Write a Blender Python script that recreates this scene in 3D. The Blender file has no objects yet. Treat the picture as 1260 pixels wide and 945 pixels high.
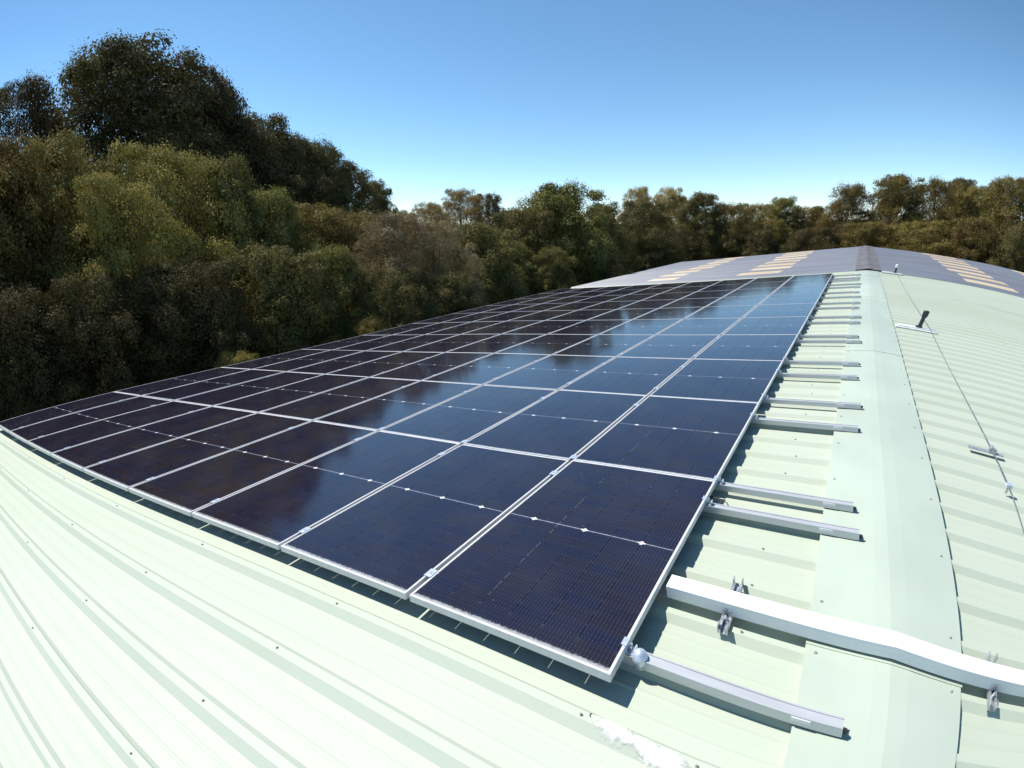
import bpy, bmesh, math, random
import numpy as np
from mathutils import Matrix, Vector

S = bpy.context.scene
COL = S.collection
R = math.radians

# ------------------------------------------------------------------ frames
PITCH = R(6.0)                       # both roof slopes fall at six degrees
Z0 = 4.75                            # height of the front upper corner of the array
AP_U, PAN, CROWN = 0.87, -0.12, -0.090
LEFT = Matrix.Translation((0, 0, Z0)) @ Matrix.Rotation(-PITCH, 4, 'Y')
_ap = LEFT @ Vector((AP_U, 0, PAN))
# right slope: x runs down from the ridge, z uses the same height convention
RIGHT = Matrix.Translation(_ap) @ Matrix.Rotation(PITCH, 4, 'Y') @ Matrix.Translation((0, 0, -PAN))
def ML(u, y, w): return LEFT @ Vector((u, y, w))
def MR(s, y, w): return RIGHT @ Vector((s, y, w))

# ------------------------------------------------------------------ camera
cam = bpy.data.cameras.new('camera')
camo = bpy.data.objects.new('camera', cam)
COL.objects.link(camo)
S.camera = camo
cam.clip_start, cam.clip_end = 0.05, 6000
cam.sensor_fit = 'HORIZONTAL'
cam.sensor_width = 36.0
cam.sensor_height = 27.0
cam.lens = 17.86
cam.type = 'PANO'                    # the phone's ultra-wide lens, with its barrel distortion
K = (0.9617804, 0.2949056, -0.9892094, 0.5390378)
def set_pano(c):
    c.panorama_type = 'FISHEYE_LENS_POLYNOMIAL'
    c.fisheye_fov = R(180)
    c.fisheye_polynomial_k0 = 0.0
    c.fisheye_polynomial_k1 = -K[0] / 18
    c.fisheye_polynomial_k2 = -K[1] / 18**2
    c.fisheye_polynomial_k3 = -K[2] / 18**3
    c.fisheye_polynomial_k4 = -K[3] / 18**4
try:
    set_pano(cam)
except Exception:
    set_pano(cam.cycles)
_r = Vector((0.83254666, 0.54494653, -0.09949541))
_d = Vector((0.05244838, -0.25634592, -0.96516109))
_f = Vector((-0.55146643, 0.79832327, -0.2420015))
_m = Matrix((_r, -_d, -_f)).transposed().to_4x4()
camo.matrix_world = LEFT @ Matrix.Translation((0.67818355, -1.42921516, 1.52852373)) @ _m
CAM = camo.matrix_world.translation.copy()

# ------------------------------------------------------------------ light
to_sun = (LEFT.to_3x3() @ Vector((-0.5, 0.0, 1.0))).normalized()
sun = bpy.data.lights.new('sun', 'SUN')
sun.energy = 5.0
sun.angle = R(0.53)
sun.color = (1.0, 0.95, 0.88)
suno = bpy.data.objects.new('sun', sun)
COL.objects.link(suno)
suno.rotation_euler = to_sun.to_track_quat('Z', 'Y').to_euler()
suno.location = (0, 0, 40)
W = bpy.data.worlds.new('World')
S.world = W
W.use_nodes = True
nt = W.node_tree
bg = nt.nodes['Background']
sky = nt.nodes.new('ShaderNodeTexSky')
sky.sky_type = 'NISHITA'
sky.sun_disc = False
sky.sun_elevation = math.asin(to_sun.z)
sky.sun_rotation = math.atan2(to_sun.x, to_sun.y)
sky.altitude = 50
sky.air_density = 0.65
sky.dust_density = 0.0
sky.ozone_density = 2.2
_hs = nt.nodes.new('ShaderNodeHueSaturation')
_hs.inputs['Hue'].default_value = 0.489
_hs.inputs['Saturation'].default_value = 1.10
nt.links.new(sky.outputs[0], _hs.inputs['Color'])
nt.links.new(_hs.outputs[0], bg.inputs[0])
bg.inputs[1].default_value = 0.136
S.view_settings.view_transform = 'Standard'
S.view_settings.look = 'None'
S.view_settings.exposure = 0.36
S.view_settings.gamma = 1.0
S.view_settings.use_curve_mapping = False
S.render.engine = 'CYCLES'
S.cycles.use_denoising = True
S.cycles.max_bounces = 8
S.cycles.transparent_max_bounces = 12
S.cycles.caustics_reflective = False
S.cycles.caustics_refractive = False

# ------------------------------------------------------------------ helpers
def link(o, parent=None):
    COL.objects.link(o)
    if parent is not None:
        o.parent = parent
    return o
def thing(name, label, cat, mw=None, group=None, kind=None):
    o = bpy.data.objects.new(name, None)
    o.empty_display_size = 0.1
    if mw is not None: o.matrix_world = mw
    COL.objects.link(o)
    tag(o, label, cat, group, kind)
    return o
def tag(o, label=None, cat=None, group=None, kind=None):
    if label: o['label'] = label
    if cat: o['category'] = cat
    if group: o['group'] = group
    if kind: o['kind'] = kind
    return o
class MB:
    """collects faces for one mesh"""
    def __init__(s): s.v, s.f, s.mi, s.uv = [], [], [], {}
    def face(s, pts, mi=0, uv=None):
        b = len(s.v); s.v += [tuple(p) for p in pts]
        if uv: s.uv[len(s.f)] = uv
        s.f.append(list(range(b, b + len(pts)))); s.mi.append(mi)
    def box(s, x0, x1, y0, y1, z0, z1, mi=0, M=None):
        P = [Vector((x, y, z)) for z in (z0, z1) for y in (y0, y1) for x in (x0, x1)]
        if M is not None: P = [M @ p for p in P]
        b = len(s.v); s.v += [tuple(p) for p in P]
        for q in ((0,2,3,1),(4,5,7,6),(0,1,5,4),(2,6,7,3),(0,4,6,2),(1,3,7,5)):
            s.f.append([b + i for i in q]); s.mi.append(mi)
    def prism(s, prof, y0, y1, axis='Y', mi=0, cap=True):
        """closed profile [(a,b)] swept along an axis (profile in the other two)"""
        def pt(a, b_, t):
            return (a, t, b_) if axis == 'Y' else ((t, a, b_) if axis == 'X' else (a, b_, t))
        n = len(prof); b = len(s.v)
        s.v += [pt(a, c, y0) for a, c in prof] + [pt(a, c, y1) for a, c in prof]
        for i in range(n):
            j = (i + 1) % n
            s.f.append([b + i, b + j, b + n + j, b + n + i]); s.mi.append(mi)
        if cap:
            s.f.append([b + i for i in range(n)][::-1]); s.mi.append(mi)
            s.f.append([b + n + i for i in range(n)]); s.mi.append(mi)
    def tube(s, pts, rad, n=8, mi=0, cap=True):
        pts = [Vector(p) for p in pts]
        rads = rad if isinstance(rad, (list, tuple)) else [rad] * len(pts)
        b = len(s.v); ref = None
        for i, p in enumerate(pts):
            t = (pts[min(i + 1, len(pts) - 1)] - pts[max(i - 1, 0)]).normalized()
            if ref is None:
                ref = Vector((0, 0, 1)) if abs(t.z) < 0.9 else Vector((1, 0, 0))
            x = (ref - t * ref.dot(t)).normalized(); y = t.cross(x); ref = x
            for k in range(n):
                a = 2 * math.pi * k / n
                s.v.append(tuple(p + (x * math.cos(a) + y * math.sin(a)) * rads[i]))
        for i in range(len(pts) - 1):
            for k in range(n):
                k2 = (k + 1) % n
                s.f.append([b + i*n + k, b + i*n + k2, b + (i+1)*n + k2, b + (i+1)*n + k]); s.mi.append(mi)
        if cap:
            s.f.append([b + k for k in range(n)][::-1]); s.mi.append(mi)
            e = b + (len(pts) - 1) * n
            s.f.append([e + k for k in range(n)]); s.mi.append(mi)
    def mesh(s, name, mats, smooth=False, recalc=True, bevel=0.0):
        me = bpy.data.meshes.new(name)
        me.from_pydata(s.v, [], s.f)
        if not isinstance(mats, (list, tuple)): mats = [mats]
        for m in mats: me.materials.append(m)
        me.polygons.foreach_set('material_index', s.mi)
        if s.uv:
            ul = me.uv_layers.new(name='UVMap')
            for fi, uv in s.uv.items():
                for li, c in zip(me.polygons[fi].loop_indices, uv): ul.data[li].uv = c
        if recalc or bevel:
            bm = bmesh.new(); bm.from_mesh(me)
            if recalc:
                bmesh.ops.recalc_face_normals(bm, faces=bm.faces)
            if bevel:
                es = [e for e in bm.edges if len(e.link_faces) == 2 and e.calc_face_angle(0) > 0.5]
                bmesh.ops.bevel(bm, geom=es, offset=bevel, segments=2, affect='EDGES', profile=0.5)
            bm.to_mesh(me); bm.free()
        if smooth:
            me.polygons.foreach_set('use_smooth', [True] * len(me.polygons))
        me.update()
        return me
    def build(s, name, mats, parent=None, mw=None, **k):
        o = bpy.data.objects.new(name, s.mesh(name, mats, **k))
        link(o, parent)
        if mw is not None: o.matrix_world = mw
        return o

# ------------------------------------------------------------------ materials
class NT:
    def __init__(s, name):
        s.m = bpy.data.materials.new(name); s.m.use_nodes = True
        s.t = s.m.node_tree; s.b = s.t.nodes['Principled BSDF']
        s.out = s.t.nodes['Material Output']
    def n(s, typ, **k):
        x = s.t.nodes.new(typ)
        for a, b in k.items(): setattr(x, a, b)
        return x
    def l(s, a, b): s.t.links.new(a, b)
    def val(s, sock, v):
        if isinstance(v, (int, float)): sock.default_value = v
        elif isinstance(v, tuple): sock.default_value = v
        else: s.l(v, sock)
    def math(s, op, a, b=0.0, c=0.0, clamp=False):
        x = s.n('ShaderNodeMath', operation=op); x.use_clamp = clamp
        s.val(x.inputs[0], a); s.val(x.inputs[1], b); s.val(x.inputs[2], c)
        return x.outputs[0]
    def mix(s, f, a, b):
        x = s.n('ShaderNodeMix', data_type='RGBA')
        s.val(x.inputs[0], f)
        for i, v in ((6, a), (7, b)):
            if isinstance(v, tuple): v = v if len(v) == 4 else v + (1,)
            s.val(x.inputs[i], v)
        return x.outputs[2]
    def noise(s, scale, detail=3, vec=None, rough=0.55, dim='3D'):
        x = s.n('ShaderNodeTexNoise', noise_dimensions=dim)
        x.inputs['Scale'].default_value = scale
        x.inputs['Detail'].default_value = detail
        x.inputs['Roughness'].default_value = rough
        if vec is not None: s.l(vec, x.inputs['Vector'])
        return x.outputs['Fac']
    def ramp(s, f, a, b):
        x = s.n('ShaderNodeMapRange', interpolation_type='SMOOTHSTEP')
        s.val(x.inputs[0], f); x.inputs[1].default_value = a; x.inputs[2].default_value = b
        return x.outputs[0]
    def objco(s, sc=(1, 1, 1), loc=(0, 0, 0)):
        c = s.n('ShaderNodeTexCoord'); mp = s.n('ShaderNodeMapping')
        mp.inputs['Scale'].default_value = sc; mp.inputs['Location'].default_value = loc
        s.l(c.outputs['Object'], mp.inputs[0]); return mp.outputs[0]
    def set(s, **k):
        for a, v in k.items():
            a = a.replace('_', ' ')
            i = s.b.inputs[a]
            if isinstance(v, tuple) and len(v) == 3: v = v + (1,)
            s.val(i, v)
    def bump(s, h, strength=0.3, dist=0.01):
        b = s.n('ShaderNodeBump'); b.inputs['Strength'].default_value = strength
        b.inputs['Distance'].default_value = dist
        s.l(h, b.inputs['Height']); s.l(b.outputs[0], s.b.inputs['Normal'])

def mat_roof():
    m = NT('pale_green_coated_steel')
    big = m.noise(0.45, 4, m.objco((0.25, 1, 1)))
    streak = m.noise(7, 4, m.objco((0.12, 1, 1)))
    spk = m.noise(95, 2, m.objco())
    c = m.mix(m.ramp(big, 0.35, 0.7), (0.430, 0.484, 0.388), (0.466, 0.514, 0.428))
    c = m.mix(m.math('MULTIPLY', m.ramp(streak, 0.52, 0.8), 0.35), c, (0.40, 0.46, 0.37))
    c = m.mix(m.math('MULTIPLY', m.ramp(spk, 0.70, 0.80), 0.35), c, (0.22, 0.22, 0.17))
    tcy = m.n('ShaderNodeTexCoord'); sy = m.n('ShaderNodeSeparateXYZ'); m.l(tcy.outputs['Object'], sy.inputs[0])
    lap = m.math('ABSOLUTE', m.math('SUBTRACT', m.math('FRACT', m.math('ADD', sy.outputs[1], 0.5955)), 0.5))
    c = m.mix(m.math('MULTIPLY', m.math('LESS_THAN', lap, 0.0014), 0.55), c, (0.10, 0.12, 0.09))
    for (sx, sy_, rx, ry, col, k) in ((3.16, 12.25, .30, .42, (0.52, 0.40, 0.34), .55), (3.3, 13.9, 1.1, .16, (0.33, 0.38, 0.36), .5),
                                      (3.9, 11.6, .8, .14, (0.33, 0.38, 0.36), .5), (2.2, 14.2, .7, .12, (0.36, 0.41, 0.38), .4)):
        ax = m.math('DIVIDE', m.math('SUBTRACT', sy.outputs[0], sx), rx); ay = m.math('DIVIDE', m.math('SUBTRACT', sy.outputs[1], sy_), ry)
        dd = m.math('ADD', m.math('ADD', m.math('MULTIPLY', ax, ax), m.math('MULTIPLY', ay, ay)), m.math('MULTIPLY', m.noise(4, 4, m.objco()), 0.7))
        c = m.mix(m.math('MULTIPLY', m.math('SUBTRACT', 1, m.ramp(dd, 0.7, 1.5)), k), c, col)
    dirt = m.noise(1.1, 6, m.objco((0.35, 1.4, 1), (3, 7, 0)), 0.65)
    c = m.mix(m.math('MULTIPLY', m.ramp(dirt, 0.55, 0.82), 0.30), c, (0.36, 0.37, 0.30))
    m.set(Base_Color=c, Roughness=m.math('MULTIPLY_ADD', streak, 0.2, 0.46), Specular_IOR_Level=0.3)
    m.bump(m.noise(3.2, 2, m.objco((0.3, 1, 1))), 0.12, 0.02)
    return m.m
def mat_plain(name, col, rough=0.5, metal=0.0, var=0.15, scale=12, stretch=(1, 1, 1)):
    m = NT(name)
    n = m.noise(scale, 4, m.objco(stretch))
    d = tuple(c * (1 - var * 1.5) for c in col); h = tuple(min(1, c * (1 + var)) for c in col)
    m.set(Base_Color=m.mix(m.ramp(n, 0.3, 0.72), d, h), Metallic=metal,
          Roughness=m.math('MULTIPLY_ADD', n, 0.25, rough - 0.12))
    return m.m
def mat_dark_roof():
    m = NT('weathered_grey_fibre_cement')
    n1 = m.noise(0.9, 5, m.objco((0.35, 1, 1))); n2 = m.noise(14, 4, m.objco((0.3, 1, 1)))
    c = m.mix(m.ramp(n1, 0.3, 0.7), (0.145, 0.162, 0.200), (0.190, 0.208, 0.245))
    c = m.mix(m.math('MULTIPLY', m.ramp(n2, 0.55, 0.8), 0.5), c, (0.21, 0.20, 0.20))
    m.set(Base_Color=c, Roughness=0.5)
    return m.m
def mat_rusty():
    m = NT('dark_stained_ridge_cement')
    n = m.noise(5, 5, m.objco((1, 0.5, 1)))
    m.set(Base_Color=m.mix(m.ramp(n, 0.5, 0.68), (0.120, 0.120, 0.135), (0.20, 0.165, 0.135)), Roughness=0.75)
    return m.m
def mat_smear():
    m = NT('white_sealant'); tc = m.n('ShaderNodeTexCoord'); sp = m.n('ShaderNodeSeparateXYZ')
    m.l(tc.outputs['UV'], sp.inputs[0])
    n = m.noise(30, 5, tc.outputs['Object'], 0.7); n2 = m.noise(11, 3, tc.outputs['Object'])
    d = m.math('MINIMUM', m.math('SUBTRACT', 1, m.math('ABSOLUTE', sp.outputs[1])),
               m.math('MULTIPLY', m.math('MINIMUM', sp.outputs[0], m.math('SUBTRACT', 1, sp.outputs[0])), 4))
    a = m.ramp(m.math('ADD', m.math('ADD', d, m.math('MULTIPLY', n, 1.1)), m.math('MULTIPLY', n2, 0.8)), 1.18, 1.70)
    m.set(Base_Color=m.mix(n, (0.66, 0.67, 0.64), (0.84, 0.84, 0.82)), Roughness=0.7, Alpha=m.math('MULTIPLY', a, 0.95))
    return m.m
def mat_light():
    m = NT('aged_beige_rooflight'); oi = m.n('ShaderNodeObjectInfo')
    n = m.noise(1.6, 5, m.objco((0.5, 1, 1))); n2 = m.noise(9, 4, m.objco((0.3, 1, 1)))
    c = m.mix(oi.outputs['Random'], (0.52, 0.38, 0.25), (0.64, 0.48, 0.34))
    c = m.mix(m.math('MULTIPLY', m.ramp(n, 0.42, 0.75), 0.5), c, (0.34, 0.29, 0.23))
    c = m.mix(m.math('MULTIPLY', m.ramp(n2, 0.55, 0.8), 0.35), c, (0.24, 0.22, 0.19))
    m.set(Base_Color=c, Roughness=0.45, Subsurface_Weight=0.15)
    return m.m
def mat_cells():
    """half-cut mono cells behind glass; UV runs in metres, x across (1.038), y along (1.746)"""
    m = NT('solar_cells_under_glass')
    tc = m.n('ShaderNodeTexCoord'); sp = m.n('ShaderNodeSeparateXYZ'); m.l(tc.outputs['UV'], sp.inputs[0])
    x, y = sp.outputs[0], sp.outputs[1]
    oi = m.n('ShaderNodeObjectInfo')
    PX, X0 = 0.1655, 0.018                     # six columns of cells
    PY = 0.0832
    fx = m.math('DIVIDE', m.math('SUBTRACT', x, X0), PX)
    yc = m.math('ABSOLUTE', m.math('SUBTRACT', y, 0.873))
    fy = m.math('DIVIDE', m.math('SUBTRACT', yc, 0.013), PY)
    ix, iy = m.math('FLOOR', fx), m.math('FLOOR', fy)
    side = m.math('GREATER_THAN', y, 0.873)
    cx = m.n('ShaderNodeCombineXYZ')
    m.l(ix, cx.inputs[0]); m.l(m.math('ADD', iy, m.math('MULTIPLY', side, 40)), cx.inputs[1])
    m.l(m.math('MULTIPLY', oi.outputs['Random'], 57.3), cx.inputs[2])
    wn = m.n('ShaderNodeTexWhiteNoise', noise_dimensions='3D'); m.l(cx.outputs[0], wn.inputs['Vector'])
    tone = m.ramp(wn.outputs['Value'], 0.25, 0.85)
    pt = m.ramp(oi.outputs['Random'], 0.1, 0.9)
    c = m.mix(tone, (0.0080, 0.0080, 0.0230), (0.0125, 0.0090, 0.0160))
    c = m.mix(m.math('MULTIPLY', pt, 0.4), c, (0.010, 0.009, 0.020))
    # fine fingers and busbars
    gx, gy = m.math('FRACT', fx), m.math('FRACT', fy)
    bus = m.math('ABSOLUTE', m.math('SUBTRACT', m.math('FRACT', m.math('MULTIPLY', fx, 10)), 0.5))
    busm = m.math('LESS_THAN', bus, 0.030)
    c = m.mix(m.math('MULTIPLY', busm, 0.22), c, (0.16, 0.16, 0.24))
    pad = m.math('ABSOLUTE', m.math('SUBTRACT', m.math('FRACT', m.math('MULTIPLY', fy, 3)), 0.5))
    padm = m.math('MULTIPLY', m.math('LESS_THAN', pad, 0.10), m.math('LESS_THAN', bus, 0.075))
    c = m.mix(m.math('MULTIPLY', padm, 0.22), c, (0.20, 0.19, 0.26))
    # gaps between cells
    ey = m.math('MULTIPLY', m.math('MINIMUM', gy, m.math('SUBTRACT', 1, gy)), PY)
    ex = m.math('MULTIPLY', m.math('MINIMUM', gx, m.math('SUBTRACT', 1, gx)), PX)
    gapy = m.math('LESS_THAN', ey, 0.0008)
    gapx = m.math('LESS_THAN', ex, 0.0011)
    cham = m.math('LESS_THAN', m.math('ADD', ex, ey), 0.0075)
    c = m.mix(m.math('MULTIPLY', gapy, 0.35), c, (0.06, 0.06, 0.075))
    c = m.mix(m.math('MULTIPLY', cham, 0.5), c, (0.05, 0.05, 0.065))
    # centre strip: thin ribbon line and three bright crossings
    mid = m.math('LESS_THAN', yc, 0.012)
    c = m.mix(m.math('MULTIPLY', mid, 1.0), c, (0.016, 0.017, 0.032))
    wob = m.noise(38, 2, tc.outputs['UV'])
    line = m.math('LESS_THAN', yc, m.math('MULTIPLY_ADD', wob, 0.004, 0.0005))
    f2 = m.math('ABSOLUTE', m.math('SUBTRACT', m.math('FRACT', m.math('DIVIDE', m.math('SUBTRACT', x, X0), PX * 2)), 0.5))
    dx = m.math('MULTIPLY', f2, PX * 2)
    dot = m.math('LESS_THAN', m.math('ADD', m.math('MULTIPLY', dx, 0.42), yc), 0.0115)
    star = m.math('MULTIPLY', m.math('LESS_THAN', dx, 0.006), m.math('LESS_THAN', yc, 0.017))
    c = m.mix(m.math('MULTIPLY', line, 0.75), c, (0.42, 0.44, 0.52))
    c = m.mix(m.math('MAXIMUM', dot, star), c, (0.80, 0.80, 0.82))
    inside = m.math('MULTIPLY', m.math('GREATER_THAN', fx, 0.0), m.math('LESS_THAN', fx, 6.0))
    inside = m.math('MULTIPLY', inside, m.math('LESS_THAN', fy, 10.0))
    c = m.mix(inside, (0.013, 0.013, 0.02), c)
    # dust: thin film, streaks and a crust along the lower and front lips
    n = m.noise(2.1, 5, tc.outputs['UV']); n2 = m.noise(60, 4, tc.outputs['UV'])
    film = m.math('MULTIPLY', m.ramp(n, 0.3, 0.8), 0.03)
    c = m.mix(film, c, (0.35, 0.33, 0.31))
    edge = m.math('SUBTRACT', 1, m.ramp(m.math('SUBTRACT', m.math('MINIMUM', m.math('SUBTRACT', y, 0.008), m.math('MULTIPLY', x, 1.6)), m.math('MULTIPLY', n2, 0.026)), -0.002, 0.014))
    c = m.mix(m.math('MULTIPLY', edge, 0.75), c, (0.45, 0.46, 0.46))
    spk = m.ramp(m.noise(42, 1, tc.outputs['UV']), 0.79, 0.83)
    c = m.mix(m.math('MULTIPLY', spk, 0.5), c, (0.4, 0.4, 0.42))
    m.set(Base_Color=c, Roughness=m.math('MULTIPLY_ADD', n, 0.09, 0.045), IOR=1.5, Specular_IOR_Level=0.5)
    wv = m.noise(1.3, 1, tc.outputs['UV'])
    m.bump(wv, 0.025, 0.02)
    # light leaks through the clear gaps between the columns of cells
    tr = m.n('ShaderNodeBsdfTransparent'); tr.inputs[0].default_value = (0.75, 0.78, 0.78, 1)
    mx = m.n('ShaderNodeMixShader')
    m.l(m.math('MULTIPLY', m.math('MULTIPLY', gapx, inside), 0.85), mx.inputs[0])
    m.l(m.b.outputs[0], mx.inputs[1]); m.l(tr.outputs[0], mx.inputs[2])
    m.l(mx.outputs[0], m.out.inputs['Surface'])
    return m.m
def mat_leaf(name, c1, c2, c3):
    m = NT(name)
    g = m.n('ShaderNodeNewGeometry'); oi = m.n('ShaderNodeObjectInfo')
    n = m.noise(0.55, 2, m.objco())
    c = m.mix(g.outputs['Random Per Island'], c1, c2)
    c = m.mix(m.ramp(n, 0.42, 0.68), c, c3)
    hs = m.n('ShaderNodeHueSaturation')
    m.l(m.math('MULTIPLY_ADD', oi.outputs['Random'], 0.022, 0.489), hs.inputs['Hue'])
    m.l(m.math('MULTIPLY_ADD', oi.outputs['Random'], 0.48, 0.92), hs.inputs['Value'])
    m.l(c, hs.inputs['Color'])
    m.set(Base_Color=hs.outputs[0], Roughness=0.7, Specular_IOR_Level=0.12)
    tl = m.n('ShaderNodeBsdfTranslucent'); m.l(hs.outputs[0], tl.inputs[0])
    mx = m.n('ShaderNodeMixShader'); mx.inputs[0].default_value = 0.22
    m.l(m.b.outputs[0], mx.inputs[1]); m.l(tl.outputs[0], mx.inputs[2])
    m.l(mx.outputs[0], m.out.inputs['Surface'])
    return m.m
def mat_ground():
    m = NT('rough_grass_ground')
    n = m.noise(0.12, 5, m.objco()); n2 = m.noise(3, 4, m.objco())
    c = m.mix(m.ramp(n, 0.35, 0.65), (0.045, 0.05, 0.02), (0.075, 0.07, 0.035))
    c = m.mix(m.ramp(n2, 0.5, 0.75), c, (0.03, 0.026, 0.018))
    m.set(Base_Color=c, Roughness=0.95); m.bump(n2, 0.8, 0.1)
    return m.m

M_ROOF = mat_roof()
M_CAP = mat_plain('pale_green_flashing', (0.440, 0.505, 0.420), 0.45, 0, 0.05, 1.6, (1, 0.4, 1))
M_SCREW = mat_plain('screw_head_grey', (0.27, 0.29, 0.25), 0.5, 0.2)
M_FRAME = mat_plain('anodised_aluminium_frame', (0.64, 0.64, 0.65), 0.38, 0.15, 0.05, 20, (1, 0.1, 1))
M_CELL = mat_cells()
M_BACK = mat_plain('panel_back_glass', (0.03, 0.032, 0.04), 0.3, 0, 0.1)
M_RAIL = mat_plain('mill_aluminium_rail', (0.55, 0.56, 0.58), 0.36, 0.35, 0.10, 9, (0.15, 1, 1))
M_GALV = mat_plain('galvanised_steel', (0.50, 0.52, 0.55), 0.42, 0.6, 0.22, 40)
M_CLAMP = mat_plain('bright_clamp_metal', (0.62, 0.68, 0.78), 0.3, 0.45, 0.08, 30)
M_WHITE = mat_plain('white_coated_trunking', (0.80, 0.80, 0.80), 0.4, 0, 0.03, 6)
M_DARKROOF = mat_dark_roof()
M_RIDGE2 = mat_rusty()
M_LIGHT = mat_light()
M_BLACK = mat_plain('black_rubber', (0.02, 0.022, 0.026), 0.45, 0, 0.1)
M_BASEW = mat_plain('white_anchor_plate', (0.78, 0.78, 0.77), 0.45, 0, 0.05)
M_POST = mat_plain('dark_anchor_post', (0.035, 0.045, 0.055), 0.4, 0.3, 0.2)
M_CABLE = mat_plain('steel_cable', (0.30, 0.33, 0.32), 0.4, 0.6, 0.2, 60)
M_PAINT = mat_smear()
M_WALL = mat_plain('green_wall_cladding', (0.20, 0.27, 0.20), 0.5, 0, 0.1)
M_GROUND = mat_ground()
M_BARK = mat_plain('grey_brown_bark', (0.07, 0.055, 0.04), 0.9, 0, 0.3, 9, (1, 1, 0.2))
LEAF = {
 'brown':  mat_leaf('brown_olive_leaves', (0.150, 0.115, 0.036), (0.195, 0.148, 0.050), (0.165, 0.135, 0.038)),
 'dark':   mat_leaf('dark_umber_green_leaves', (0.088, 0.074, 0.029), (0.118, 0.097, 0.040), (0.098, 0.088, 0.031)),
 'olive':  mat_leaf('olive_leaves', (0.190, 0.150, 0.044), (0.250, 0.196, 0.062), (0.210, 0.176, 0.048)),
 'green':  mat_leaf('mid_green_leaves', (0.125, 0.115, 0.034), (0.180, 0.162, 0.058), (0.150, 0.140, 0.040)),
 'yellow': mat_leaf('yellowing_leaves', (0.290, 0.215, 0.070), (0.360, 0.270, 0.100), (0.310, 0.245, 0.080)),
 'tan':    mat_leaf('tan_grey_leaves', (0.205, 0.158, 0.080), (0.270, 0.210, 0.120), (0.180, 0.150, 0.068)),
}

# ------------------------------------------------------------------ ground
def build_ground():
    n = 60
    xs = np.sign(np.linspace(-1, 1, n)) * np.abs(np.linspace(-1, 1, n))**3 * 2500
    rng = np.random.default_rng(4)
    v, f = [], []
    for j in range(n):
        for i in range(n):
            x, y = xs[i], xs[j] + 10
            d = max(0.0, math.hypot(x, y - 12) - 35)
            z = 0.25 * math.sin(x * 0.05) * math.cos(y * 0.04) * min(1, d / 20) - 0.05
            z += 2.0 * (1 - math.exp(-max(0, d) / 300)) * (0.5 + 0.5 * math.sin(x * 0.004 + y * 0.003))
            v.append((x, y, z))
    for j in range(n - 1):
        for i in range(n - 1):
            f.append((j*n + i, j*n + i + 1, (j+1)*n + i + 1, (j+1)*n + i))
    me = bpy.data.meshes.new('ground'); me.from_pydata(v, [], f); me.materials.append(M_GROUND)
    me.polygons.foreach_set('use_smooth', [True] * len(f))
    o = link(bpy.data.objects.new('ground', me)); o['kind'] = 'structure'
build_ground()

# ------------------------------------------------------------------ the building
UE = -9.72                     # eave on the array's side
SE = 10.6                      # eave on the far side
Y0, YM, YF = -9.0, 19.05, 36.3
RP = 1 / 3.0                   # rib pitch
Y_RIB0 = -0.12
def green_profile(y0, y1):
    """(y, height) stations of the box profile with two small swages in each pan"""
    out = []
    k0 = math.floor((y0 - Y_RIB0) / RP) - 1
    k1 = math.ceil((y1 - Y_RIB0) / RP) + 1
    for k in range(k0, k1 + 1):
        c = Y_RIB0 + k * RP
        for dy, h in ((-0.050, PAN), (-0.018, CROWN), (0.018, CROWN), (0.050, PAN),
                      (0.105, PAN), (0.112, PAN + .003), (0.120, PAN + .003), (0.129, PAN),
                      (0.206, PAN), (0.213, PAN + .003), (0.221, PAN + .003), (0.230, PAN)):
            out.append((c + dy, h))
    out = [p for p in out if y0 < p[0] < y1]
    return [(y0, PAN)] + out + [(y1, PAN)]
def roof_height(y):
    t = (y - Y_RIB0 + RP / 2) % RP - RP / 2
    a = abs(t)
    return CROWN if a < .018 else (PAN if a > .050 else CROWN + (PAN - CROWN) * (a - .018) / .032)
def slope_mesh(name, u_lo, u_hi, prof, mat, frame, parent, seg=1.4, extra=None):
    rng = random.Random(hash(name) % 1000 + int(u_lo * 10))
    nu = max(2, int(abs(u_hi - u_lo) / seg) + 1)
    us = [u_lo + (u_hi - u_lo) * i / (nu - 1) for i in range(nu)]
    v, f = [], []
    for u in us:
        for y, h in prof: v.append((u, y, h))
    n = len(prof)
    for i in range(nu - 1):
        for j in range(n - 1):
            a = i * n + j
            f.append((a, a + n, a + n + 1, a + 1))
    # underside skin so that the sheet has thickness
    b = len(v)
    v += [(x, y, z - 0.003) for x, y, z in v]
    f += [tuple(b + q for q in reversed(t)) for t in list(f)]
    for j in range(n - 1):
        for base in (0, (nu - 1) * n):
            f.append((base + j, base + j + 1, b + base + j + 1, b + base + j))
    mb = MB(); mb.v, mb.f, mb.mi = v, [list(t) for t in f], [0] * len(f)
    mats = [mat]
    if extra:
        mats.append(M_SCREW); extra(mb)
    return mb.build(name, mats, parent, frame, recalc=False)
def screws_on(us, y0, y1, frame_dir):
    def add(mb):
        rng = random.Random(9)
        for u in us:
            k = math.ceil((y0 - Y_RIB0) / RP)
            while Y_RIB0 + k * RP < y1:
                y = Y_RIB0 + k * RP + rng.uniform(-.006, .006); uu = u + rng.uniform(-.02, .02)
                mb.tube([(uu, y, CROWN - .001), (uu, y, CROWN + .003)], 0.0062, 8, 1)
                mb.tube([(uu, y, CROWN + .003), (uu, y, CROWN + .007)], 0.004, 6, 1)
                k += 1
    return add
barn = thing('barn', 'long low shed with pale green ribbed metal roof and grey cement far roof', 'building', Matrix.Translation((0, 0, 0)))
slope_mesh('roof_slope', UE, AP_U - 0.05, green_profile(Y0, YM), M_ROOF, LEFT, barn,
           extra=screws_on([0.35, -0.06, -1.43, -2.80, -4.14, -5.5, -6.85, -8.2, -9.5], Y0, 19, 1))
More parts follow.
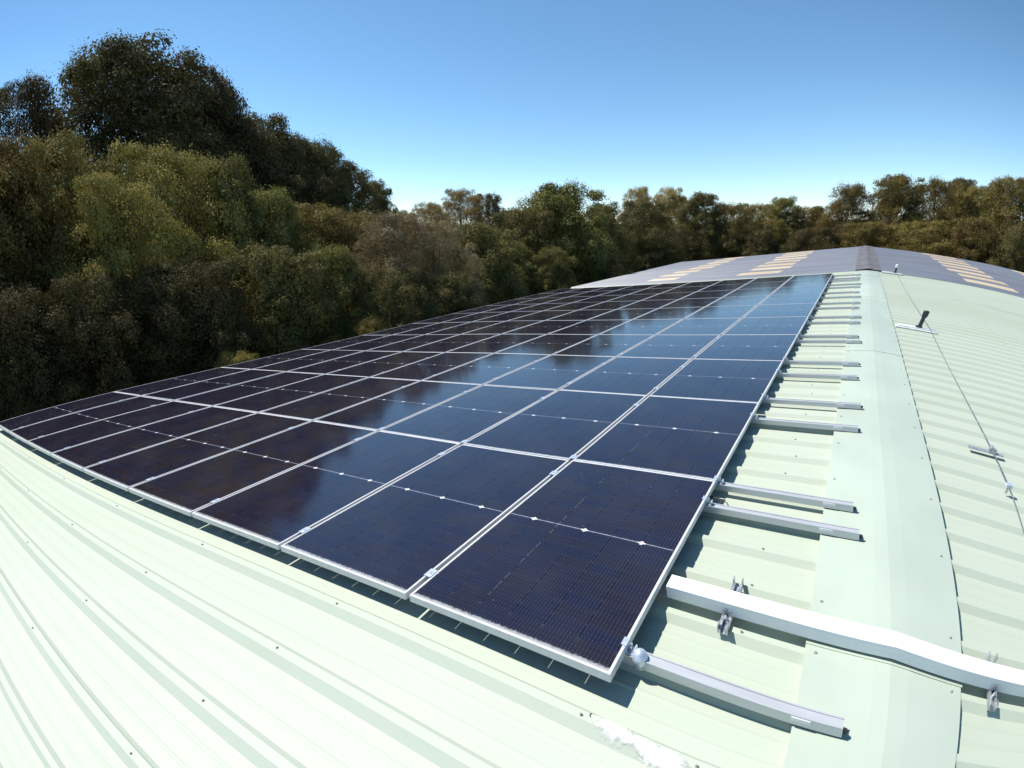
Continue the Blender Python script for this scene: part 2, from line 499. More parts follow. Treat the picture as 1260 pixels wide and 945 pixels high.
slope_mesh('roof_slope', 0.05, SE, green_profile(Y0, YM), M_ROOF, RIGHT, barn,
           extra=screws_on([1.88, 4.6, 7.3], Y0, 19, 1))
# pale green ridge flashing, laid in lengths that overlap
joints = [Y0, -5.2, -2.3, 0.585, 3.43, 6.3, 9.15, 12.0, 14.9, 17.0, YM + 0.05]
for k in range(len(joints) - 1):
    a, b = joints[k], joints[k + 1] + (0.06 if k < len(joints) - 2 else 0)
    hl = 0.295; hr = 0.285 if k > 2 else 0.280
    up = 0.003 * (k % 2) + 0.004
    mb = MB()
    top = [(-hl, -0.033), (-hl, 0.002), (-0.06, 0.003), (0.0, 0.001)]
    pts = []
    for du, dw in top:
        p = ML(AP_U + du, 0, CROWN + dw + up); pts.append((p.x, p.z))
    for ds, dw in ((0.06, 0.003), (hr, 0.002), (hr, -0.038)):
        p = MR(ds, 0, CROWN + dw + up); pts.append((p.x, p.z))
    low = [(x, z - 0.0022) for x, z in pts]
    low[0] = (pts[0][0] + .002, pts[0][1]); low[-1] = (pts[-1][0] - .002, pts[-1][1])
    mb.prism(pts + low[::-1], a, b, 'Y')
    yk = math.ceil((a + .05 - Y_RIB0) / RP)
    while Y_RIB0 + yk * RP < b - .05:
        y = Y_RIB0 + yk * RP
        for fn, q in ((ML, AP_U - .26), (MR, .235)):
            o0 = CROWN + up + .003
            mb.tube([fn(q, y, o0), fn(q, y, o0 + .004), fn(q, y, o0 + .0045), fn(q, y, o0 + .008)], [.0075, .0075, .004, .004], 8)
        yk += 2
    mb.build('ridge_flashing', M_CAP, barn)
# grey far roof: corrugated cement sheets
def corr_profile(y0, y1, lift=0.0):
    p = 0.146; out = []
    n = int((y1 - y0) / p * 8)
    for i in range(n + 1):
        y = y0 + (y1 - y0) * i / n
        out.append((y, CROWN + lift + 0.014 + 0.024 * math.cos(2 * math.pi * y / p)))
    return out
dl = slope_mesh('cement_roof_slope', UE - .02, AP_U - 0.02, corr_profile(YM - .12, YF), M_DARKROOF, LEFT, barn, 3.0)
dr = slope_mesh('cement_roof_slope', 0.02, SE + .02, corr_profile(YM - .12, YF), M_DARKROOF, RIGHT, barn, 3.0)
mb = MB()
pts = []
for du, dw in ((-0.33, 0.047), (-0.16, 0.052), (-0.08, 0.060), (-0.03, 0.068)):
    p = ML(AP_U + du, 0, CROWN + dw); pts.append((p.x, p.z))
for ds, dw in ((0.03, 0.068), (0.08, 0.060), (0.16, 0.052), (0.35, 0.047)):
    p = MR(ds, 0, CROWN + dw); pts.append((p.x, p.z))
pts2 = [(x, z - 0.012) for x, z in pts]
for k in range(10):
    a = YM - .16 + k * 1.735
    q = [(x, z + 0.006 * (k % 2)) for x, z in pts]; q2 = [(x, z + 0.006 * (k % 2)) for x, z in pts2]
    mb.prism(q + q2[::-1], a, a + 1.77, 'Y')
mb.build('cement_ridge', M_RIDGE2, barn)
def rooflight(frame, a0, a1, y, parent, w=1.02):
    jit = random.Random(int(y * 10) + int(a0 * 3)).uniform(-.12, .12)
    slope_mesh('roof_light', a0 + jit, a1 + jit, corr_profile(y, y + w, 0.012), M_LIGHT, frame, parent, 3.0)
for k in range(8):
    rooflight(RIGHT, 2.82, 4.45, 19.95 + 2.12 * k, dr)
    rooflight(LEFT, -3.07, -1.62, 19.95 + 2.12 * k, dl)
    if k > 1: rooflight(RIGHT, 7.35, 9.0, 19.95 + 2.12 * k, dr)
    rooflight(LEFT, -6.75, -5.6, 19.95 + 2.12 * k, dl)
# walls, gables, gutter
el, er = ML(UE + .25, 0, PAN - .06), MR(SE - .25, 0, PAN - .06)
ap = Vector((_ap.x, 0, _ap.z - .09))
for y0, y1 in ((Y0 + .1, Y0 + .2), (YF - .3, YF - .2)):
    mb = MB()
    mb.prism([(el.x, -0.3), (er.x, -0.3), (er.x, er.z), (ap.x, ap.z), (el.x, el.z)], y0, y1, 'Y')
    mb.build('gable_wall', M_WALL, barn)
for nm, x, z in (('side_wall', el.x, el.z), ('side_wall', er.x - .1, er.z)):
    mb = MB(); mb.box(x, x + .1, Y0 + .2, YF - .3, -0.3, z); mb.build(nm, M_WALL, barn)
for p in (ML(UE - .03, 0, PAN - .05), MR(SE + .03, 0, PAN - .05)):
    sgn = -1 if p.x < 0 else 1
    mb = MB()
    pr = [(p.x, p.z), (p.x, p.z - .1), (p.x + sgn * .12, p.z - .1), (p.x + sgn * .12, p.z),
          (p.x + sgn * .115, p.z), (p.x + sgn * .115, p.z - .095), (p.x + sgn * .005, p.z - .095), (p.x + sgn * .005, p.z)]
    mb.prism(pr, Y0, YF, 'Y'); mb.build('gutter', M_GALV, barn)

# ------------------------------------------------------------------ solar panels
NC, NR = 9, 10
PW, PL, PH = 1.029, 1.746, 0.035
LIPX, LIPY = 0.0115, 0.019
CP, RPI = 1.058, 1.753
ORD = ['first', 'second', 'third', 'fourth', 'fifth', 'sixth', 'seventh', 'eighth', 'ninth', 'tenth']
def panel_meshes():
    mb = MB()
    x0, x1, y0, y1 = 0, PW, 0, PL
    # four mitred frame profiles
    def bar(p):                    # p: outer a, outer b, inner b, inner a (plan)
        zt, zb = 0.0, -PH
        for tri in ((p[0], p[1], p[2], p[3]),):
            mb.face([(q[0], q[1], zt) for q in tri])
            mb.face([(q[0], q[1], zb) for q in tri[::-1]])
        for i, j in ((0, 1), (2, 3)):
            a, b = p[i], p[j]
            if i == 0: mb.face([(a[0], a[1], zb), (b[0], b[1], zb), (b[0], b[1], zt), (a[0], a[1], zt)])
            else: mb.face([(a[0], a[1], zb), (b[0], b[1], zb), (b[0], b[1], zt), (a[0], a[1], zt)])
    O = [(x0, y0), (x1, y0), (x1, y1), (x0, y1)]
    I = [(x0 + LIPX, y0 + LIPY * .6), (x1 - LIPX, y0 + LIPY * .6), (x1 - LIPX, y1 - LIPY), (x0 + LIPX, y1 - LIPY)]
    for k in range(4):
        j = (k + 1) % 4
        bar((O[k], O[j], I[j], I[k]))
    fm = mb.mesh('panel_frame', M_FRAME)
    bm = bmesh.new(); bm.from_mesh(fm)
    bmesh.ops.remove_doubles(bm, verts=bm.verts, dist=1e-5)
    bmesh.ops.recalc_face_normals(bm, faces=bm.faces)
    bm.to_mesh(fm); bm.free()
    mb = MB()
    z = -0.0018; a, b, c, d = LIPX - .001, PW - LIPX + .001, LIPY * .6 - .001, PL - LIPY + .001
    mb.face([(a, c, z), (b, c, z), (b, d, z), (a, d, z)], 0, [(a, c), (b, c), (b, d), (a, d)])
    gm = mb.mesh('cell_glass', M_CELL, recalc=False)
    return fm, gm
FM, GM = panel_meshes()
rngp = random.Random(31)
for j in range(NR):
    for i in range(NC):
        u1 = -i * CP - 0.008
        mw = LEFT @ Matrix.Translation((u1 - PW, j * RPI + 0.003, 0.0)) \
            @ Matrix.Rotation(R(rngp.gauss(0, 0.05)), 4, 'X') @ Matrix.Rotation(R(rngp.gauss(0, 0.07)), 4, 'Y')
        if i == 0: where = 'at the end beside the ridge'
        elif i == NC - 1: where = 'at the lowest end by the eave'
        else: where = '%s from the ridge' % ORD[i]
        rown = 'front row' if j == 0 else ('rearmost row' if j == NR - 1 else '%s row from the front' % ORD[j])
        t = thing('solar_module', 'solar panel in the %s, %s' % (rown, where), 'solar panel', mw,
                  'solar panels laid on the green roof')
        link(bpy.data.objects.new('frame', FM), t)
        link(bpy.data.objects.new('cell_glass', GM), t)

# ------------------------------------------------------------------ rails with clamps
RAILS = [0.18, 1.49, 1.80, 3.17, 3.79, 4.80, 5.43, 6.75, 7.13, 8.35, 8.93, 10.07, 10.76, 11.73, 12.60, 13.70, 14.40, 15.55, 16.10, 17.10]
def rail_mesh(x0, x1):
    mb = MB()
    h0, h1, hw = -0.0745, -0.0355, 0.026
    pr = [(-hw, h0), (hw, h0), (hw, h1), (hw - .007, h1), (hw - .007, h1 - .004),
          (hw - .011, h1 - .0042), (-hw + .011, h1 - .0042), (-hw + .007, h1 - .004), (-hw + .007, h1), (-hw, h1)]
    mb.prism(pr, x0, x1, 'X')
    return mb.mesh('channel', M_RAIL)
def mid_clamp_mesh():
    mb = MB()
    mb.box(-.022, .022, -.03, .03, 0.001, 0.0045)
    mb.box(-.004, .004, -.022, .022, -.036, 0.001)
    mb.tube([(0, 0, .0045), (0, 0, .0085)], .0065, 6)
    return mb.mesh('mid_clamp', M_CLAMP, bevel=0.0)
def end_clamp_mesh():
    mb = MB()
    mb.box(-.016, .006, -.022, .022, .0008, .0045)          # lip over the frame
    mb.box(.002, .007, -.022, .022, -.034, .0008)           # upright
    mb.box(.007, .036, -.022, .022, -.034, -.0295)          # foot on the rail
    mb.box(.031, .036, -.020, .020, -.0295, -.012)
    return mb.mesh('end_clamp', M_CLAMP)
def bolt_mesh():
    mb = MB()
    mb.tube([(.020, 0, -.0295), (.020, 0, -.014)], .0075, 6)
    mb.tube([(.020, 0, -.014), (.020, 0, .004)], .0042, 8)
    mb.tube([(.020, 0, -.0295), (.020, 0, -.0265)], .0105, 12)
    return mb.mesh('bolt', M_GALV)
def foot_mesh():
    mb = MB(); mb.box(-.02, .02, -.028, .028, CROWN + .0005, -.0768); return mb.mesh('foot', M_BLACK)
def plug_mesh():
    mb = MB(); mb.tube([(.0005, -.010, -.058), (.012, -.010, -.058), (.016, -.010, -.058)], [.012, .011, .006], 10); return mb.mesh('end_plug', M_BLACK)
def glint_box_mesh():
    mb = MB(); mb.box(-.030, .030, -.0295, -.0262, -.056, -.042); return mb.mesh('rail_glint_box', M_BASEW)  # added white box standing in for bright light beside the rail, no real fitting
PLUG, GLINT_BOX = plug_mesh(), glint_box_mesh()
RM = [rail_mesh(-9.54, 0.73), rail_mesh(-9.54, 0.745), rail_mesh(-9.54, 0.715)]
MM, EM, BM, FTM = mid_clamp_mesh(), end_clamp_mesh(), bolt_mesh(), foot_mesh()
for k, y in enumerate(RAILS):
    if k == 0: lab = 'metal mounting rail jutting out under the near front corner of the array'
    elif k == len(RAILS) - 1: lab = 'last metal mounting rail, jutting from the rearmost row of panels'
    else:
        rown = 'front' if k < 2 else ORD[k // 2]
        lab = '%s metal mounting rail under the %s row of panels from the front' % ('nearer' if k % 2 == 0 else 'farther', rown)
    t = thing('mounting_rail', lab, 'rail', LEFT @ Matrix.Translation((0, y, 0)), 'mounting rails under the solar array')
    ch = link(bpy.data.objects.new('channel', RM[k % 3]), t)
    if k > 4: ch.location.x = -0.004 * (k - 4)
    e = link(bpy.data.objects.new('end_clamp', EM), t); e.location.x = -0.010
    link(bpy.data.objects.new('bolt', BM), e)
    for i in range(1, NC):
        c = link(bpy.data.objects.new('mid_clamp', MM), t); c.location.x = -i * CP
    tip = link(bpy.data.objects.new('end_plug', PLUG), t); tip.location.x = [0.73, 0.745, 0.715][k % 3] + (ch.location.x)
    cl = link(bpy.data.objects.new('rail_glint_box', GLINT_BOX), t); cl.location.x = 0.60
# rounded cover caught on the nearest clamp
mb = MB()
mb.tube([(0.045, .17, -.075), (0.045, .17, -.045), (0.044, .172, -.022), (0.042, .174, -.010), (0.040, .175, -.006)], [.026, .031, .029, .019, .004], 14)
tag(mb.build('clamp_cover', M_CLAMP, None, LEFT, smooth=True), 'rounded pale blue plastic cover standing at the near corner of the array', 'cover')
# loop of black wire by the second rail
mb = MB()
mb.tube([(-.03, 1.62, -.05), (.03, 1.63, -.055), (.085, 1.62, -.075), (.105, 1.58, -.08), (.095, 1.535, -.078), (.055, 1.53, -.06), (.06, 1.575, -.045), (.02, 1.6, -.04), (-.03, 1.57, -.05)], .0035, 6)
tag(mb.build('solar_wire', M_BLACK, None, LEFT, smooth=True), 'loose black wire loop between two rails at the array edge', 'wire')

# ------------------------------------------------------------------ white cable trunking across the ridge
tr = thing('cable_trunking', 'white boxed cable trunking bent over the ridge beside the front panels', 'trunking', Matrix.Translation(ML(AP_U, .6, PAN)))
def rel(o): o.matrix_parent_inverse = tr.matrix_world.inverted(); return o
TY0, TY1, TB, TT = 0.600, 0.692, -0.070, -0.010
def trunk_part(name, w0, w1, ya, yb, u0, s1, mat):
    mb = MB()
    def sec(fn, a, kind):
        return [fn(a, ya, w0), fn(a, yb, w0), fn(a, yb, w1), fn(a, ya, w1)]
    ring = [sec(ML, u0, 0), sec(ML, AP_U - .06, 0)]
    mids = []
    for y, w in ((ya, w0), (yb, w0), (yb, w1), (ya, w1)):
        mids.append((ML(AP_U, y, w) + MR(0.0, y, w)) / 2 + Vector((0, 0, 0.001)))
    ring += [mids, sec(MR, .06, 1), sec(MR, s1, 1)]
    b = 0
    for r_ in ring: mb.v += [tuple(p) for p in r_]
    for i in range(len(ring) - 1):
        for k in range(4):
            k2 = (k + 1) % 4
            mb.f.append([i*4 + k, i*4 + k2, i*4 + 4 + k2, i*4 + 4 + k]); mb.mi.append(0)
    mb.f += [[3, 2, 1, 0], [len(ring)*4 - 4 + k for k in range(4)]]; mb.mi += [0, 0]
    o = mb.build(name, mat, None, bevel=0.0015); o.parent = tr; rel(o)
    return o
trunk_part('box', TB, TT - .003, TY0, TY1, 0.022, 3.2, M_WHITE)
trunk_part('lid', TT - .022, TT, TY0 - .0022, TY1 + .0022, 0.020, 3.2, M_WHITE)
def strut(fn_frame, at, y0, y1, upturn):
    mb = MB()
    hw = .0205
    pr = [(at - hw, CROWN + .0006), (at + hw, CROWN + .0006), (at + hw, TB - .0006 + .0), (at + hw - .012, TB - .0006), (at + hw - .012, CROWN + .003), (at - hw + .012, CROWN + .003), (at - hw + .012, TB - .0006), (at - hw, TB - .0006)]
    mb.prism(pr, y0, y1, 'Y')
    # saddle bracket with an upright leg against the box
    for sy, yy in ((-1, TY0 - .003), (1, TY1 + .003)):
        a, b = (yy - .004, yy - .0005) if sy < 0 else (yy + .0005, yy + .004)
        mb.box(at - .017, at - .005, a, b, CROWN, TB + .030)
        mb.box(at + .005, at + .017, a, b, CROWN, TB + .030)
        mb.tube([(at, yy + sy * .03, TB), (at, yy + sy * .03, TB + .012)], .009, 6)
        mb.tube([(at, yy + sy * .03, TB + .012), (at, yy + sy * .03, TB + .020)], .0045, 8)
    for yy in (y0, y1):
        mb.box(at - hw, at - hw + .004, yy - .002, yy + .03, CROWN + .001, CROWN + .036)
        mb.box(at + hw - .004, at + hw, yy - .002, yy + .03, CROWN + .001, CROWN + .036)
    o = mb.build('support_bracket', M_GALV, None, fn_frame); o.parent = tr; rel(o)
strut(LEFT, 0.28, 0.50, 0.84, True)
strut(RIGHT, 0.43, 0.50, 0.80, True)
strut(RIGHT, 1.75, 0.50, 0.80, True)

# ------------------------------------------------------------------ safety line on the right slope
CY = [-9, 2.72, 3.43, 8.6, 19.0]
mb = MB()
pts = []
for a, b in ((-6.0, 2.72), (2.72, 8.8), (8.8, 19.0)):
    for k in range(12):
        t = k / 12; y = a + (b - a) * t
        pts.append((0.765 - .012 * math.sin(math.pi * t), y, -0.045 - 0.030 * math.sin(math.pi * t)))
pts.append((0.765, 19.0, -.045))
mb.tube(pts, 0.004, 6)
tag(mb.build('safety_cable', M_CABLE, None, RIGHT, smooth=True), 'thin steel safety cable running along the slope beyond the ridge', 'cable')
def anchor(y, s0, s1, post_s, lab, h=0.26, cap=True, lean=.03):
    t = thing('roof_anchor', lab, 'anchor', RIGHT @ Matrix.Translation((0, y, 0)), 'safety line anchors on the far slope')
    mb = MB()
    mb.box(s0, s1, -.10, .10, CROWN + .0006, CROWN + .012)
    mb.box(s0 + .03, s1 - .03, -.06, .06, CROWN + .012, CROWN + .035)
    mb.build('base_plate', M_BASEW, t, bevel=.002)
    mb = MB()
    z0 = CROWN + .035
    mb.tube([(post_s, 0, z0), (post_s, 0, z0 + .02), (post_s + .004, 0, z0 + .021), (post_s + lean * .6, 0, z0 + h * .6)], [.05, .046, .028, .026], 14)
    mb.build('post', M_POST, t, smooth=False)
    mb = MB()
    mb.tube([(post_s + lean * .6, 0, z0 + h * .6 + .0005), (post_s + lean * .8, 0, z0 + h * .72), (post_s + lean, 0, z0 + h * .95), (post_s + lean, 0, z0 + h)], [.032, .040, .042, .030], 14)
    mb.build('cap', M_BASEW if cap else M_POST, t)
anchor(8.62, 0.31, 0.87, 0.62, 'dark anchor post standing on a long white plate midway along the far slope', .27, False)
anchor(18.9, 0.36, 0.95, 0.72, 'small pale capped anchor post at the edge of the grey roof', .26, True, .0)
t = thing('cable_guide', 'flat grey bracket holding the safety cable on a rib of the far slope', 'bracket', RIGHT @ Matrix.Translation((0, 3.43, 0)))
mb = MB(); mb.box(.60, .86, -.03, .03, CROWN + .0006, CROWN + .006); mb.box(.74, .80, -.022, .022, CROWN + .006, -.052); mb.build('plate', M_GALV, t, bevel=.002)
mb = MB(); mb.tube([(.765, -.03, -.046), (.765, .03, -.046)], .011, 10); mb.build('sleeve', M_GALV, t)
t = thing('cable_clip', 'small shiny clip gripping the safety cable nearer than its flat bracket', 'clip', RIGHT @ Matrix.Translation((0, 2.72, 0)))
mb = MB(); mb.box(.745, .79, -.022, .022, -.058, -.034); mb.build('block', M_CLAMP, t, bevel=.004)
mb = MB(); mb.tube([(.765, 0, -.10), (.765, 0, -.058)], .009, 8); mb.build('stem', M_GALV, t)
# dab of white sealant on the near slope
mb = MB(); rg = random.Random(5)
nx, ny = 60, 70
def seal_edge(t): return 0.055 + 0.014 * math.sin(t * 9) + 0.012 * math.sin(t * 23 + 1)
grid = {}
for i in range(nx):
    for j in range(ny):
        t = i / (nx - 1); s = j / (ny - 1) * 2 - 1
        wv = seal_edge(t) * (max(0.0, math.sin(math.pi * min(1, t))) ** .45 + .02) + rg.uniform(-.001, .001)
        y = -.108 - .05 * t + s * wv
        u = -.045 + .38 * t + rg.uniform(-.004, .004)
        edge = max(0.0, 1 - abs(s) ** 3)
        grid[i, j] = len(mb.v); mb.v.append((u, y, roof_height(y) + 0.0022 + edge * 0.002))
for i in range(nx - 1):
    for j in range(ny - 1):
        mb.uv[len(mb.f)] = [(a / (nx - 1), b / (ny - 1) * 2 - 1) for a, b in ((i, j), (i + 1, j), (i + 1, j + 1), (i, j + 1))]
        mb.f.append([grid[i, j], grid[i+1, j], grid[i+1, j+1], grid[i, j+1]]); mb.mi.append(0)
tag(mb.build('sealant_smear', M_PAINT, None, LEFT, smooth=True), 'rough white smear of sealant on the green roof before the array', 'sealant')

# ------------------------------------------------------------------ trees
def crown_mesh(name, seed, rad, hgt, n_cl, leaves, leaf, prof, mat, ragged=0.25, base=0.06):
    rng = np.random.default_rng(seed)
    cs, rs = [], []
    for k in range(n_cl):                     # dense inner mass
        t = base + (0.93 - base) * ((k + rng.random()) / n_cl)
        az = k * 2.39996 + rng.uniform(-.4, .4)
        pr = prof(t) * rad * (1 + rng.normal(0, ragged) * .4)
        r0 = rad * (0.19 + 0.13 * rng.random()) * (0.75 + .4 * prof(t))
        rr = max(0.0, pr - r0 * .9) * (1 if rng.random() > .22 else .45)
        cs.append(np.array([rr * math.cos(az), rr * math.sin(az), t * hgt])); rs.append(r0)
    nl = n_cl // 2
    for k in range(nl):                       # outer boughs, each a cluster of smaller leaf clumps
        t = base + .1 + (0.86 - base) * ((k + rng.random()) / nl)
        az = k * 2.39996 * 1.7 + rng.uniform(-.6, .6)
        pr = prof(t) * rad * (1 + rng.normal(0, ragged) * .55)
        lr = rad * (0.15 + 0.14 * rng.random())
        rr = max(0.0, pr - lr * .5)
        c0 = np.array([rr * math.cos(az), rr * math.sin(az), t * hgt])
        for q in range(4):
            dv = rng.normal(size=3); dv[2] = abs(dv[2]) * .9 - .2
            dv[0] += .7 * math.cos(az); dv[1] += .7 * math.sin(az)
            dv /= np.linalg.norm(dv)
            cs.append(c0 + dv * lr * rng.uniform(.5, 1.1))
            rs.append(rad * (0.075 + 0.075 * rng.random()))
    # leading shoots at the top
    for q in range(5):
        cs.append(np.array([rng.normal(0, .16) * rad, rng.normal(0, .16) * rad, hgt * (.90 + .07 * rng.random())]))
        rs.append(rad * (0.10 + 0.08 * rng.random()))
    n_cl = len(cs)
    for q in range(n_cl):                     # keep the crown above the ground and at its height
        cs[q][2] = min(max(cs[q][2], rs[q] * .8), hgt - rs[q] * .8)
    cs, rs = np.array(cs), np.array(rs)
    wts = rs**1.75 / (rs**1.75).sum()
    idx = rng.choice(n_cl, leaves, p=wts)
    d = rng.normal(size=(leaves, 3)); d /= np.linalg.norm(d, axis=1)[:, None]
    # sub-tufts inside each clump give twig-scale structure
    tuft = rng.normal(size=(n_cl, 22, 3)); tuft /= np.linalg.norm(tuft, axis=2)[:, :, None]
    tf = tuft[idx, rng.integers(0, 22, leaves)]
    use = rng.random(leaves) < .88
    d2 = np.where(use[:, None], tf + .19 * rng.normal(size=(leaves, 3)), d)
    d2[:, 2] = np.where((d2[:, 2] < 0) & (rng.random(leaves) < .62), -d2[:, 2], d2[:, 2])
    d2 /= np.linalg.norm(d2, axis=1)[:, None]
    rad_f = (0.62 + 0.5 * rng.random(leaves)**.8)
    rad_f *= np.where(use, 1.08 + .25 * rng.random(leaves) * (rng.random(leaves) < .35), 1.0)
    sh = rng.random(leaves) < .07             # shoots reaching out past the leaf mass
    ds = tf + np.array([0, 0, .35]) + .11 * rng.normal(size=(leaves, 3))
    ds /= np.linalg.norm(ds, axis=1)[:, None]
    d2 = np.where(sh[:, None], ds, d2)
    rad_f = np.where(sh, 1.0 + .62 * rng.random(leaves), rad_f)
    pos = cs[idx] + d2 * (rs[idx] * rad_f)[:, None] * np.array([1.0, 1.0, .82])
    pos[:, 2] = np.maximum(pos[:, 2], 0.05)
    nrm = np.where(use[:, None], tf, d2) * 1.2 + rng.normal(size=(leaves, 3)) * .42 + np.array([0, 0, .3])
    nrm /= np.linalg.norm(nrm, axis=1)[:, None]
    a = np.cross(nrm, rng.normal(size=(leaves, 3))); a /= np.linalg.norm(a, axis=1)[:, None]
    b = np.cross(nrm, a)
    s = leaf * (0.6 + .8 * rng.random(leaves))[:, None]
    asp = (0.45 + .25 * rng.random(leaves))[:, None]
    bend = nrm * s * .18
    V = np.stack([pos - a * s, pos - b * s * asp + bend, pos + a * s, pos + b * s * asp + bend], 1).reshape(-1, 3)
    me = bpy.data.meshes.new(name)
    me.vertices.add(len(V)); me.vertices.foreach_set('co', V.ravel())
    me.loops.add(leaves * 4); me.loops.foreach_set('vertex_index', np.arange(leaves * 4))
    me.polygons.add(leaves); me.polygons.foreach_set('loop_start', np.arange(0, leaves * 4, 4))
    me.materials.append(mat)
    me.update(); me.validate()
    return me, cs, rs
def trunk_mesh(name, seed, hgt, rad, cs):
    rng = random.Random(seed); mb = MB()
    n = 7; pts = []
    for i in range(n):
        t = i / (n - 1)
        pts.append((rng.uniform(-.12, .12) * t * 2, rng.uniform(-.12, .12) * t * 2, t * hgt * .86 - .15))
    mb.tube(pts, [0.045 * rad * (1 - .86 * i / (n - 1)) + .012 for i in range(n)], 9)
    order = sorted(range(len(cs)), key=lambda k: rng.random())[:22]
    for k in order:
        c = cs[k]; t0 = max(.08, min(.8, c[2] / hgt * .62))
        i = t0 * (n - 1) / .86 * .86; i0 = min(n - 2, int(i)); f = i - i0
        st = Vector(pts[i0]).lerp(Vector(pts[i0 + 1]), f)
        e = Vector(c); m = st.lerp(e, .5) + Vector((rng.uniform(-.2, .2), rng.uniform(-.2, .2), .25))
        mb.tube([st, m, e], [.016 * rad + .01, .009 * rad + .008, .006], 6)
    return mb.mesh(name, M_BARK, smooth=True)
P_ROUND = lambda t: max(0.1, math.sin(math.pi * (0.14 + .80 * t)))**.75
P_OVAL = lambda t: max(0.1, math.sin(math.pi * (0.22 + .74 * t)))**.9
P_CONE = lambda t: max(0.12, (1 - .82 * t)) * (0.75 + .25 * min(1, t * 4))
P_DOME = lambda t: math.sqrt(max(.03, 1 - (max(0, t - .1) / .92)**2))
BASE_R, BASE_H = 3.5, 9.0
VAR = {}
def variant(key, seed, n_cl, leaves, leaf, prof, mat, ragged=.25):
    me, cs, rs = crown_mesh('crown', seed, BASE_R, BASE_H, n_cl, leaves, leaf, prof, LEAF[mat], ragged)
    VAR[key] = (me, trunk_mesh('trunk', seed, BASE_H, BASE_R, cs))
variant('brown_a', 1, 46, 127680, 0.044, P_DOME, 'brown')
variant('brown_b', 2, 40, 103360, 0.044, P_ROUND, 'brown', .35)
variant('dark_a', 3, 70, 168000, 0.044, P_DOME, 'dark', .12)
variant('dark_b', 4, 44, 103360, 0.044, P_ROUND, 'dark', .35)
variant('olive_a', 5, 48, 127680, 0.044, P_DOME, 'olive')
variant('olive_b', 6, 42, 109440, 0.044, P_ROUND, 'olive', .35)
variant('green_a', 7, 52, 125000, 0.054, P_ROUND, 'green', .22)
variant('green_b', 8, 44, 108800, 0.046, P_OVAL, 'green', .35)
variant('yellow_a', 9, 56, 110000, 0.040, P_ROUND, 'yellow', .2)
variant('tan_a', 10, 44, 121600, 0.035, P_DOME, 'tan', .4)
def tree(az, d, el, wid, key, label, name='tree', cat='tree', group='trees around the shed', spin=None):
    """az: compass bearing from where the photographer stood, d: metres, el: bearing of its top, wid: crown radius"""
    x, y = CAM.x + d * math.sin(R(az)), CAM.y + d * math.cos(R(az))
    h = CAM.z + d * math.tan(R(el))
    rng = random.Random(int(az * 10 + d * 7))
    mw = Matrix.Translation((x, y, -.05)) @ Matrix.Rotation(rng.uniform(0, 6.28) if spin is None else spin, 4, 'Z') \
        @ Matrix.Diagonal((wid / BASE_R, wid / BASE_R * rng.uniform(.92, 1.08), h / BASE_H * 1.02, 1))
    t = thing(name, label, cat, mw, group)
    me, tm = VAR[key]
    link(bpy.data.objects.new('crown', me), t)
    link(bpy.data.objects.new('trunk', tm), t)
    return t
# tall trees behind, upper left
tree(-84, 33, 13.0, 3.6, 'dark_a', 'dark tree cut off by the picture edge, its tip showing at far left')
tree(-76.4, 34, 12.4, 3.9, 'dark_b', 'dark brown-green tree just left of the tallest crown')
tree(-67.4, 34, 14.4, 5.4, 'dark_a', 'tallest tree, broad dark brown crown high on the left skyline')
tree(-62.0, 36, 12.2, 4.6, 'dark_a', 'dark tree forming the right shoulder of the tallest crown')
tree(-58.2, 38, 9.2, 4.4, 'dark_a', 'dark tree where the skyline drops below the tallest crown')
tree(-55.0, 40, 8.0, 3.0, 'dark_b', 'dark tree with pointed twigs on the descending skyline')
tree(-52.4, 42, 7.4, 3.4, 'dark_a', 'rounded dark tree in the middle of the descending skyline')
tree(-49.8, 44, 5.4, 3.2, 'dark_b', 'smaller dark tree low on the descending skyline')
tree(-47.2, 46, 4.3, 2.3, 'green_b', 'last dark round tree before the skyline gap on the left')
# front row on the left, behind the lower edge of the array
tree(-86, 17, 8.0, 3.4, 'olive_a', 'olive tree at the left picture edge behind the lowest corner panels')
tree(-79.5, 17.5, 7.6, 2.6, 'brown_a', 'brown-olive tree, second from the left picture edge in the front row')
tree(-74.0, 18.2, 7.3, 2.3, 'brown_b', 'brown-olive tree below the dark tree left of the tallest crown')
tree(-69.6, 16.0, 3.9, 1.9, 'olive_a', 'lower pale olive tree in front of the tallest crown')
tree(-64.8, 18.8, 6.5, 2.0, 'olive_b', 'olive tree with twin bright tops under the tallest crown')
tree(-60.6, 19.8, 5.6, 2.0, 'green_b', 'green-olive tree beneath the right shoulder of the tallest crown')
tree(-57.0, 20.5, 3.0, 2.4, 'green_b', 'dark green tree in the front row under the descending skyline')
tree(-53.2, 22.5, 1.8, 2.6, 'brown_a', 'reddish brown tree filling the dip under the descending skyline')
tree(-49.4, 24.0, 1.0, 2.3, 'brown_b', 'brown tree right of the reddish brown one')
tree(-57.5, 15.6, -2.2, 1.7, 'green_a', 'low green leafy tree close behind the array edge, left of the pale grey one')
tree(-51.5, 16.8, -2.2, 1.8, 'green_b', 'low green tree close behind the array, in front of the reddish brown tree')
tree(-45.6, 19.5, 0.9, 2.2, 'tan_a', 'pale grey-tan tree in the centre left of the hedge of trees')
tree(-41.6, 20.5, 0.3, 2.1, 'tan_a', 'grey-tan tree right of its paler twin, below the far yellowish tops')
tree(-37.2, 23.5, -.2, 2.4, 'green_a', 'bushy green tree left of the large round one')
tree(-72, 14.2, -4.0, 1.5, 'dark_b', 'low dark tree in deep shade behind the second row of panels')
tree(-79, 13.6, -4.5, 1.5, 'dark_a', 'low dark tree in deep shade at the lowest corner of the array')
